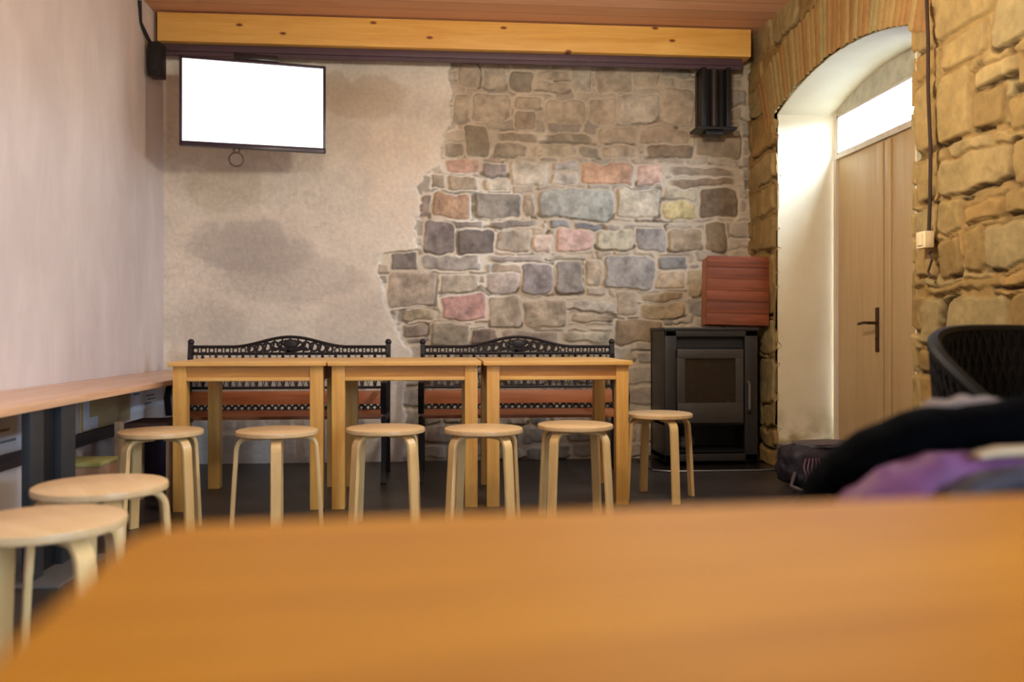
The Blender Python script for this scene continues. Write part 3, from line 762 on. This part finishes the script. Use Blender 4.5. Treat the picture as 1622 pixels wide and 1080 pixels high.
# ------------------------------------------------------------ counter on the left wall
CT = .628
cnt = thing('wall_counter', (XL, 3.2, 0), 'long narrow wooden counter fixed along the left wall', 'counter')
cfx = -1.39 - XL
b = MB(); b.bb(.002, cfx, -2.9, 2.56, CT - .028, CT, .004); b.build('countertop', M['counter'], cnt)
px = -1.272
Yn, Yf_ = (F / 510), (F / 440)
def ycam(lat_u, s): return Y_scale(lat_u, s)
Xp = -1.405; Yfar = Xp / tx(120); Ynear = Xp / tx(48)
Xp2 = Xp
# support panel standing under the counter (dark grey uprights, black infill)
b = MB()
xo = Xp2 - XL - .03
for (y0, y1) in ((Ynear, Ynear + .10), (Yfar - .12, Yfar)):
    b.bb(xo, xo + .03, y0 - 3.2, y1 - 3.2, .01, CT - .03, .003)
spn = b.build('upright', M['panel_grey'], cnt)
b = MB(); b.bb(xo - .015, xo + .005, Ynear + .10 - 3.2, Yfar - .12 - 3.2, .012, CT - .03); b.build('infill_panel', M['panel_black'], cnt)
b = MB(); b.bb(xo - .06, xo + .14, Ynear - 3.24, Yfar - 3.17, 0, .012, .003); b.build('base_plate', M['plate'], cnt)

# papers and board between the rail and the counter
def flyer(ua, ub, z0, z1, label, bars, seed):
    Y1, Y0 = Y_on(ua, XL) if ua > 0 else 0, 0
    ya, yb = Y_on(ua, XL), Y_on(ub, XL)
    o = thing('paper_notice', (XL + .001, (ya + yb) / 2, z0), label, 'paper notice')
    L = abs(yb - ya) / 2
    b = MB(); b.bb(0, .003, -L, L, 0, z1 - z0); b.build('sheet', M['paper'], o)
    rs = random.Random(seed)
    for k in range(bars):
        y = -L * .8 + rs.random() * L * 1.0; z = (z1 - z0) * (.15 + .75 * k / bars); w = rs.uniform(.15, .5) * L
        b = MB(); b.bb(.003, .0036, y, y + w, z, z + (z1 - z0) * .35 / bars); b.build('printed_line', M['ink'], o)
    return o
flyer(-70, 41, .372, .60, 'white paper notice with smudged grey print, on the left wall left of the counter support', 7, 2)
flyer(204, 258, .40, .585, 'bluish white paper notice under the far end of the counter, in the corner', 6, 5)
ya, yb = Y_on(125, XL), Y_on(203, XL)
b = MB(); b.bb(0, .012, ya, yb, .362, .598, .002); o = b.build('plywood_board', M['board'], None, 40, (XL + .001, 0, 0))
tag(o, 'tan plywood board on the left wall between counter and rail, right of the counter support', 'board')
yw = Y_on(133, XL); b = MB(); b.bb(.0, .002, ya + .02, yw + .03, .37, .53); b.bb(.0, .002, yw + .04, yw + .14, .37, .43)
o = b.build('white_slip', M['paper'], None, 40, (XL + .014, 0, 0)); tag(o, 'small white paper slip stuck on the plywood board beside the counter support', 'paper slip')

# cardboard box, low table and bag by the left wall
bx = thing('cardboard_box', (XL + .20, 4.15, 0), 'brown cardboard box with an olive lid on the floor below the plywood board', 'box', 0)
b = MB(); b.bb(-.14, .10, -.17, .04, 0, .27, .004); b.build('carton', M['card'], bx)
b = MB(); b.bb(-.145, .105, -.175, .045, .266, .286, .004); b.build('lid', M['card_lid'], bx)
s_ = 322; Yc = Y_scale(190, s_)
cx0 = X_at(190, Yc)
ch_ = thing('side_table', (cx0 + .16, Yc + .15, 0), 'low wooden side table with dark top, behind the leftmost stool of the row', 'side table')
b = MB(); b.bb(-.15, .11, -.15, .14, .40, .425, .004); b.build('tabletop', M['dark_wood'], ch_)
for sx, sy in ((-1, -1), (1, -1), (-1, 1), (1, 1)):
    b = MB(); b.bb(-.02, .02, -.02, .02, 0, .40 if sx > 0 or sy > 0 else .436, .003); b.build('leg', M['bench_wood'], ch_, 40, (sx * (.16 if sx < 0 else .085), sy * (.15 if sy < 0 else .12), 0))
def blobmesh(name, mat, parent, sc, seed, loc=None, amp=.12, nz=3.0, k=3.2):
    """a sagging soft body: superellipsoid with folds"""
    from mathutils import noise as mn
    bm = bmesh.new(); bmesh.ops.create_uvsphere(bm, u_segments=48, v_segments=28, radius=1)
    for v_ in bm.verts:
        c = v_.co.copy(); r = (abs(c.x) ** k + abs(c.y) ** k + abs(c.z) ** k) ** (1 / k)
        c /= r
        nn = mn.noise(c * nz + Vector((seed, 0, 0))) + .5 * mn.noise(c * nz * 2.3 + Vector((0, seed, 0)))
        c *= 1 + amp * nn
        v_.co = Vector((c.x * sc[0], c.y * sc[1], c.z * sc[2]))
    zmin = min(v_.co.z for v_ in bm.verts)
    for v_ in bm.verts: v_.co.z -= zmin
    me = bpy.data.meshes.new(name); bm.to_mesh(me); bm.free(); me.materials.append(mat)
    me.polygons.foreach_set('use_smooth', [True] * len(me.polygons))
    return link(bpy.data.objects.new(name, me), parent, loc)
yb_ = Yc + .46; vb = thing('cloth_bag', (X_at(246, yb_), yb_, 0), 'dark violet cloth bag on the floor in the left corner, seen behind the first stool', 'bag')
blobmesh('bag_body', M['bag_violet'], vb, (.10, .12, .17), 4)
b = MB(); b.tube([(-.05, 0, .31), (-.04, 0, .40), (.04, 0, .40), (.05, 0, .31)], .012, 8); b.build('strap', M['black_cloth'], vb)

# bag on the floor before the doorway
yb_ = 4.68; db = thing('duffel_bag', (X_at(1300, yb_) - .02, yb_, 0), 'dark duffel bag with a pinkish pattern on the floor in front of the doorway step', 'bag', math.radians(8))
blobmesh('bag_body', M['bag'], db, (.215, .13, .118), 9, amp=.10, k=4)
o = blobmesh('top_flap', M['bag_grey'], db, (.17, .11, .018), 12, (.04, 0, .222), amp=.1); 
b = MB(); rs = random.Random(3)
for k in range(5):
    x0 = -.16 + k * .022; pts = [(x0 + .006 * math.sin(q * 1.3 + k * .6), -.136 - .006 * math.sin(q), .05 + q * .022) for q in range(7)]
    b.tube(pts, .0045, 5)
o = b.build('side_pattern', M['bag_pink'], db); o['label'] = 'pinkish cord pattern on the side'
b = MB(); b.tube([(-.2, -.1, .1), (-.26, -.16, .04), (-.2, -.24, .012), (-.02, -.27, .012), (.1, -.2, .012)], .011, 7); b.build('strap', M['bag_grey'], db)

# ------------------------------------------------------------ cable and switch on the right wall
def rw(u, v, off=.02): 
    Y = Y_on(u, XR - off); return Vector((XR - off, Y, Z_at(u, v, Y)))
b = MB(); b.tube([rw(1467, -20), rw(1470, 60), rw(1470, 140), rw(1474, 240), rw(1473, 320), rw(1471, 372)], .008, 7)
o = b.build('wall_cable', plain('brown_cable', (56, 36, 22), .5)); tag(o, 'dark brown cable running down the stone wall beside the doorway', 'cable')
p0 = rw(1462, 380, .03); sb = thing('light_switch', p0, 'small cream light switch at the lower end of the cable on the stone wall', 'light switch')
b = MB(); b.bb(-.012, .03, -.037, .037, -.037, .037, .005); b.build('switch_plate', M['switch'], sb)
b = MB(); b.bb(-.018, -.011, -.02, .02, -.025, .025, .002); b.build('rocker', M['switch'], sb)
b = MB(); b.tube([rw(1478, 396), rw(1471, 402), rw(1476, 412), rw(1470, 430), rw(1474, 440)], .006, 6)
o = b.build('cable_stub', plain('brown_cable_end', (70, 44, 26), .6), sb); o.data.transform(Matrix.Translation(-Vector(p0))); o['label'] = 'short crooked piece of brown cable'

# ------------------------------------------------------------ wicker armchair by the right wall
wy = 2.22; wc = thing('wicker_armchair', (1.70, wy, 0), 'black wicker armchair with a rounded back, by the stone wall on the right', 'chair', 0)
b = MB(); NA, NZ = 40, 16; R0 = .29
def wpt(a, t_):
    """a: -1..1 round the back shell, t_: 0..1 up"""
    ang = a * math.radians(118)
    top = .875 - .20 * abs(a) ** 2.6
    z = .36 + (top - .36) * t_
    r = R0 + .03 * t_
    return Vector((r * math.sin(ang), r * math.cos(ang) * .9, z))
g = [[b.bm.verts.new(wpt(-1 + 2 * i / NA, j / NZ)) for i in range(NA + 1)] for j in range(NZ + 1)]
for j in range(NZ):
    for i in range(NA): b.bm.faces.new((g[j][i], g[j][i + 1], g[j + 1][i + 1], g[j + 1][i]))
sh = b.build('back_shell', M['wicker'], wc); sh.modifiers.new('thick', 'SOLIDIFY').thickness = .012
b = MB()
for k in range(-22, 23):
    for sg in (1, -1):
        pts = []
        for j in range(9):
            a = k / 20 + sg * (j / 8) * .22
            if abs(a) <= 1:
                p = wpt(a, j / 8); q = Vector((p.x, p.y, 0)).normalized() * .010; pts.append(p + Vector((q.x, q.y, 0)))
        if len(pts) > 2: b.tube(pts, .006, 5); b.tube([p_ - Vector((p_.x, p_.y, 0)).normalized() * .024 for p_ in pts], .006, 5)
b.build('woven_strands', plain('wicker_strand', (26, 23, 22), .6, 0, .2), wc)
b = MB(); b.tube([wpt(-1 + 2 * i / 40, 1) for i in range(41)], .02, 8); b.build('rim', M['wicker'], wc)
b = MB(); b.lathe([(.25, .34), (.275, .35), (.28, .38), (.275, .42), (.22, .445)], n=32); b.build('seat_cushion', M['black_cloth'], wc)
for a in (40, 140, 220, 320):
    b = MB(); ca, sa = math.cos(math.radians(a)), math.sin(math.radians(a)); b.cyl((.24 * ca, .24 * sa, 0), (.21 * ca, .21 * sa, .36), .016, .02, 10); b.build('leg', M['wicker'], wc)

# ------------------------------------------------------------ foreground table
ft = thing('orange_table', (X_at(240, .629) + .03, .622, 0), 'large orange-brown wooden table filling the foreground', 'table', math.radians(5.0))
TW, TD = 1.35, .80
def rrect(x0, x1, y0, y1, r, n=8):
    pts = []
    for (cx_, cy_, a0) in ((x1 - r, y1 - r, 0), (x0 + r, y1 - r, 90), (x0 + r, y0 + r, 180), (x1 - r, y0 + r, 270)):
        for i in range(n + 1):
            a = math.radians(a0 + 90 * i / n); pts.append((cx_ + r * math.cos(a), cy_ + r * math.sin(a)))
    return pts
b = MB(); pr = rrect(-.03, TW - .03, -TD, 0, .035)
vA = [b.bm.verts.new((x, y, .70)) for x, y in pr]; vB = [b.bm.verts.new((x, y, .73)) for x, y in pr]; n = len(pr)
fa = b.bm.faces.new(vA[::-1]); fb = b.bm.faces.new(vB)
for i in range(n): b.bm.faces.new((vA[i], vA[(i + 1) % n], vB[(i + 1) % n], vB[i]))
bmesh.ops.bevel(b.bm, geom=[e for e in fb.edges], offset=.004, segments=2, affect='EDGES')
b.build('tabletop', M['table'], ft)
for (x, y) in ((.05, -.08), (TW - .11, -.08), (.05, -TD + .08), (TW - .11, -TD + .08)):
    b = MB(); b.box((0, 0, .35), (.06, .06, .70), None, .004); b.build('leg', M['table_edge'], ft, 40, (x, y, 0))
b = MB(); b.bb(.06, TW - .12, -.095, -.07, .62, .70); b.bb(.06, TW - .12, -TD + .07, -TD + .095, .62, .70); b.build('apron', M['table_edge'], ft)

# ------------------------------------------------------------ chair with the jacket over its back
jy = 1.02
jx = X_at(1622, jy)
cc_ = thing('wooden_chair', (jx + .06, jy - .02, 0), 'wooden chair pulled up to the orange table, its back covered by the black jacket', 'chair', 0)
b = MB(); b.bb(-.21, .21, -.20, .21, .42, .45, .006); b.build('seat', M['dark_wood'], cc_)
for sx in (-1, 1):
    b = MB(); b.bb(-.02, .02, -.02, .02, 0, .42, .003); b.build('leg', M['dark_wood'], cc_, 40, (sx * .18, -.17, 0))
    b = MB(); b.bb(-.02, .02, -.02, .02, 0, .70, .003); b.build('leg', M['dark_wood'], cc_, 40, (sx * .18, .18, 0))
b = MB(); b.bb(-.2, .2, .165, .195, .60, .70, .006); b.build('backrest', M['dark_wood'], cc_)
jk = thing('draped_jacket', (jx + .06, jy + .14, 0), 'blurred black jacket with purple lining heaped over a chair beyond the orange table', 'jacket')
# black outer roll following the arch seen above the table
def jp(u, v, y): 
    X = X_at(u, y); return Vector((X, y, Z_at(u, v, y)))
def ribbon(mb, cl, widths, thick, amp=.004, seed=1):
    """soft quilted roll around a centre line with elliptical section"""
    from mathutils import noise as mn
    rings = []; m = len(cl); n = 14
    for i in range(m):
        a = cl[max(0, i - 1)]; c = cl[min(m - 1, i + 1)]; d_ = (c - a).normalized()
        up_ = Vector((0, 1, 0)).cross(d_).normalized() * -1
        r = []
        for q in range(n):
            th_ = 2 * PI * q / n; w_ = widths[i]
            f_ = 1 + amp * 40 * mn.noise(Vector((i * .45, q * .5, seed)))
            r.append(mb.bm.verts.new(cl[i] + up_ * (math.cos(th_) * w_ * f_) + Vector((0, 1, 0)) * (math.sin(th_) * thick * f_)))
        rings.append(r)
    for A_, B_ in zip(rings, rings[1:]):
        for q in range(n): mb.bm.faces.new((A_[q], A_[(q + 1) % n], B_[(q + 1) % n], B_[q]))
    mb.bm.faces.new(rings[0][::-1]); mb.bm.faces.new(rings[-1])
def resample(pts, n):
    out = []
    m = len(pts) - 1
    for i in range(n):
        t_ = i / (n - 1) * m; k = min(int(t_), m - 1); f_ = t_ - k
        p = [pts[max(0, k - 1)], pts[k], pts[k + 1], pts[min(m, k + 2)]]
        out.append(tuple(.5 * ((2 * p[1][j]) + (-p[0][j] + p[2][j]) * f_ + (2 * p[0][j] - 5 * p[1][j] + 4 * p[2][j] - p[3][j]) * f_ ** 2 + (-p[0][j] + 3 * p[1][j] - 3 * p[2][j] + p[3][j]) * f_ ** 3) for j in range(len(p[0]))))
    return out
def relpts(lst, y):
    r = Vector(jk.location); return [jp(u, v, y) - r for u, v, w in lst], [w * zc(X_at(u, y), y) / F for u, v, w in lst]
blk = resample([(1250, 900, 40), (1290, 830, 42), (1335, 762, 42), (1390, 712, 36), (1450, 686, 36), (1530, 676, 36), (1620, 668, 38), (1720, 668, 44), (1830, 700, 50), (1900, 790, 50)], 40)
b = MB(); cl, wd = relpts(blk, jy + .14); ribbon(b, cl, wd, .055, .006, 1); b.build('shell', M['black_cloth'], jk)
pur = resample([(1300, 905, 50), (1360, 840, 52), (1420, 788, 50), (1490, 768, 50), (1570, 768, 52), (1660, 770, 55), (1760, 780, 60), (1850, 850, 60)], 36)
b = MB(); cl, wd = relpts(pur, jy + .06); ribbon(b, cl, wd, .05, .006, 5); o = b.build('lining', M['purple'], jk); o['label'] = 'purple lining'
gry = resample([(1500, 790, 14), (1550, 770, 18), (1620, 758, 22), (1700, 756, 24), (1790, 770, 24)], 20)
b = MB(); cl, wd = relpts(gry, jy + .00); ribbon(b, cl, wd, .02, .006, 8); o = b.build('sleeve', M['grey_cloth'], jk); o['label'] = 'dark grey sleeve end'
tr_ = resample([(1545, 722, 6), (1580, 716, 9), (1640, 714, 9), (1720, 716, 9)], 14)
b = MB(); cl, wd = relpts(tr_, jy + .03); ribbon(b, cl, wd, .012, .004, 3); o = b.build('hem_trim', M['piping'], jk); o['label'] = 'pale cream hem'
fur = resample([(1440, 660, 6), (1470, 652, 11), (1505, 645, 14), (1540, 640, 13), (1575, 640, 9), (1620, 640, 7), (1680, 640, 6)], 24)
b = MB(); cl, wd = relpts(fur, jy + .20); ribbon(b, cl, wd, .03, .012, 6); o = b.build('collar', M['grey_fur'], jk); o['label'] = 'fluffy grey collar'

# ------------------------------------------------------------ unseen pendant lamps, added to light the room
def pendant(x, y, label, power, col=(1, .90, .76), dz=0):
    o = thing('unseen_pendant', (x, y, ZC), label, 'lamp', 0, 'unseen pendant lamps')
    b = MB(); b.cyl((0, 0, -.45 - dz), (0, 0, 0), .004, n=8); b.cyl((0, 0, -.02), (0, 0, 0), .045); b.build('cord', M['shade'], o)
    b = MB(); prof = [(.03, -.42 - dz), (.05, -.45 - dz), (.14, -.50 - dz), (.17, -.56 - dz)]
    rings = [[b.bm.verts.new((r * math.cos(i * PI / 16), r * math.sin(i * PI / 16), z)) for i in range(32)] for r, z in prof]
    for A_, B_ in zip(rings, rings[1:]):
        for q in range(32): b.bm.faces.new((A_[q], A_[(q + 1) % 32], B_[(q + 1) % 32], B_[q]))
    b.bm.faces.new(rings[0]); s2 = b.build('lamp_shade', M['shade'], o); s2.modifiers.new('t', 'SOLIDIFY').thickness = .004
    b = MB(); b.sphere((0, 0, -.56 - dz), .035); b.build('bulb', M['bulb'], o)
    ld = bpy.data.lights.new('bulb_light', 'POINT'); ld.energy = power; ld.color = col; ld.shadow_soft_size = .09
    lo = bpy.data.objects.new('bulb_light', ld); link(lo, o, (0, 0, -.66 - dz))
pendant(.9, 3.1, 'unseen dark enamel pendant lamp on the right side of the room', 98)
pendant(-.2, 2.2, 'unseen dark enamel pendant lamp added as fill over the middle of the room', 56)
pendant(.02, .95, 'unseen dark enamel pendant lamp added to brighten the orange table', 2.6, dz=.8)

# daylight: overcast sky outside, portals at the transom and the added window
w = bpy.data.worlds.new('sky'); SC.world = w; w.use_nodes = True
nt = w.node_tree; bg = nt.nodes['Background']
SKY, GND = 84.0, 9.0
tcw = nt.nodes.new('ShaderNodeTexCoord'); spw = nt.nodes.new('ShaderNodeSeparateXYZ'); nt.links.new(tcw.outputs['Generated'], spw.inputs[0])
rw_ = nt.nodes.new('ShaderNodeValToRGB'); nt.links.new(spw.outputs[2], rw_.inputs[0])
rw_.color_ramp.elements[0].position = 0.0; rw_.color_ramp.elements[0].color = (.50 * GND / SKY, .66 * GND / SKY, .95 * GND / SKY, 1)
rw_.color_ramp.elements[1].position = .10; rw_.color_ramp.elements[1].color = (.56, .73, 1, 1)
nt.links.new(rw_.outputs[0], bg.inputs[0]); bg.inputs[1].default_value = SKY
def portal(name, x, y, z, sy, sz):
    ld = bpy.data.lights.new(name, 'AREA'); ld.shape = 'RECTANGLE'; ld.size = sz; ld.size_y = sy; ld.cycles.is_portal = True
    o = bpy.data.objects.new(name, ld); link(o, None, (x, y, z)); o.rotation_euler = (0, math.radians(90), 0)
portal('transom_portal', DX + .10, ymid, 2.14, DY1 - DY0, .3)
portal('added_window_portal', XR + .45, (WY0 + WY1) / 2, (WZ0 + WZ1) / 2, WY1 - WY0, WZ1 - WZ0)

# ------------------------------------------------------------ camera
cd_ = bpy.data.cameras.new('camera'); cam = bpy.data.objects.new('camera', cd_); link(cam, None, (0, 0, CAMZ))
cam.rotation_euler = (math.radians(90), 0, -YAW)
cd_.sensor_width = 36; cd_.lens = F / 1622 * 36; cd_.shift_y = -(540 - HOR) / 1622
cd_.clip_start = .02; cd_.dof.use_dof = True; cd_.dof.focus_distance = 4.6; cd_.dof.aperture_fstop = 1.75; cd_.dof.aperture_blades = 0
SC.camera = cam
SC.view_settings.view_transform = 'Standard'; SC.view_settings.look = 'None'; SC.view_settings.gamma = 1
SC.view_settings.use_curve_mapping = False; SC.view_settings.exposure = 0
SC.cycles.use_denoising = True; SC.cycles.max_bounces = 8; SC.cycles.diffuse_bounces = 5
SC.cycles.sample_clamp_indirect = 8
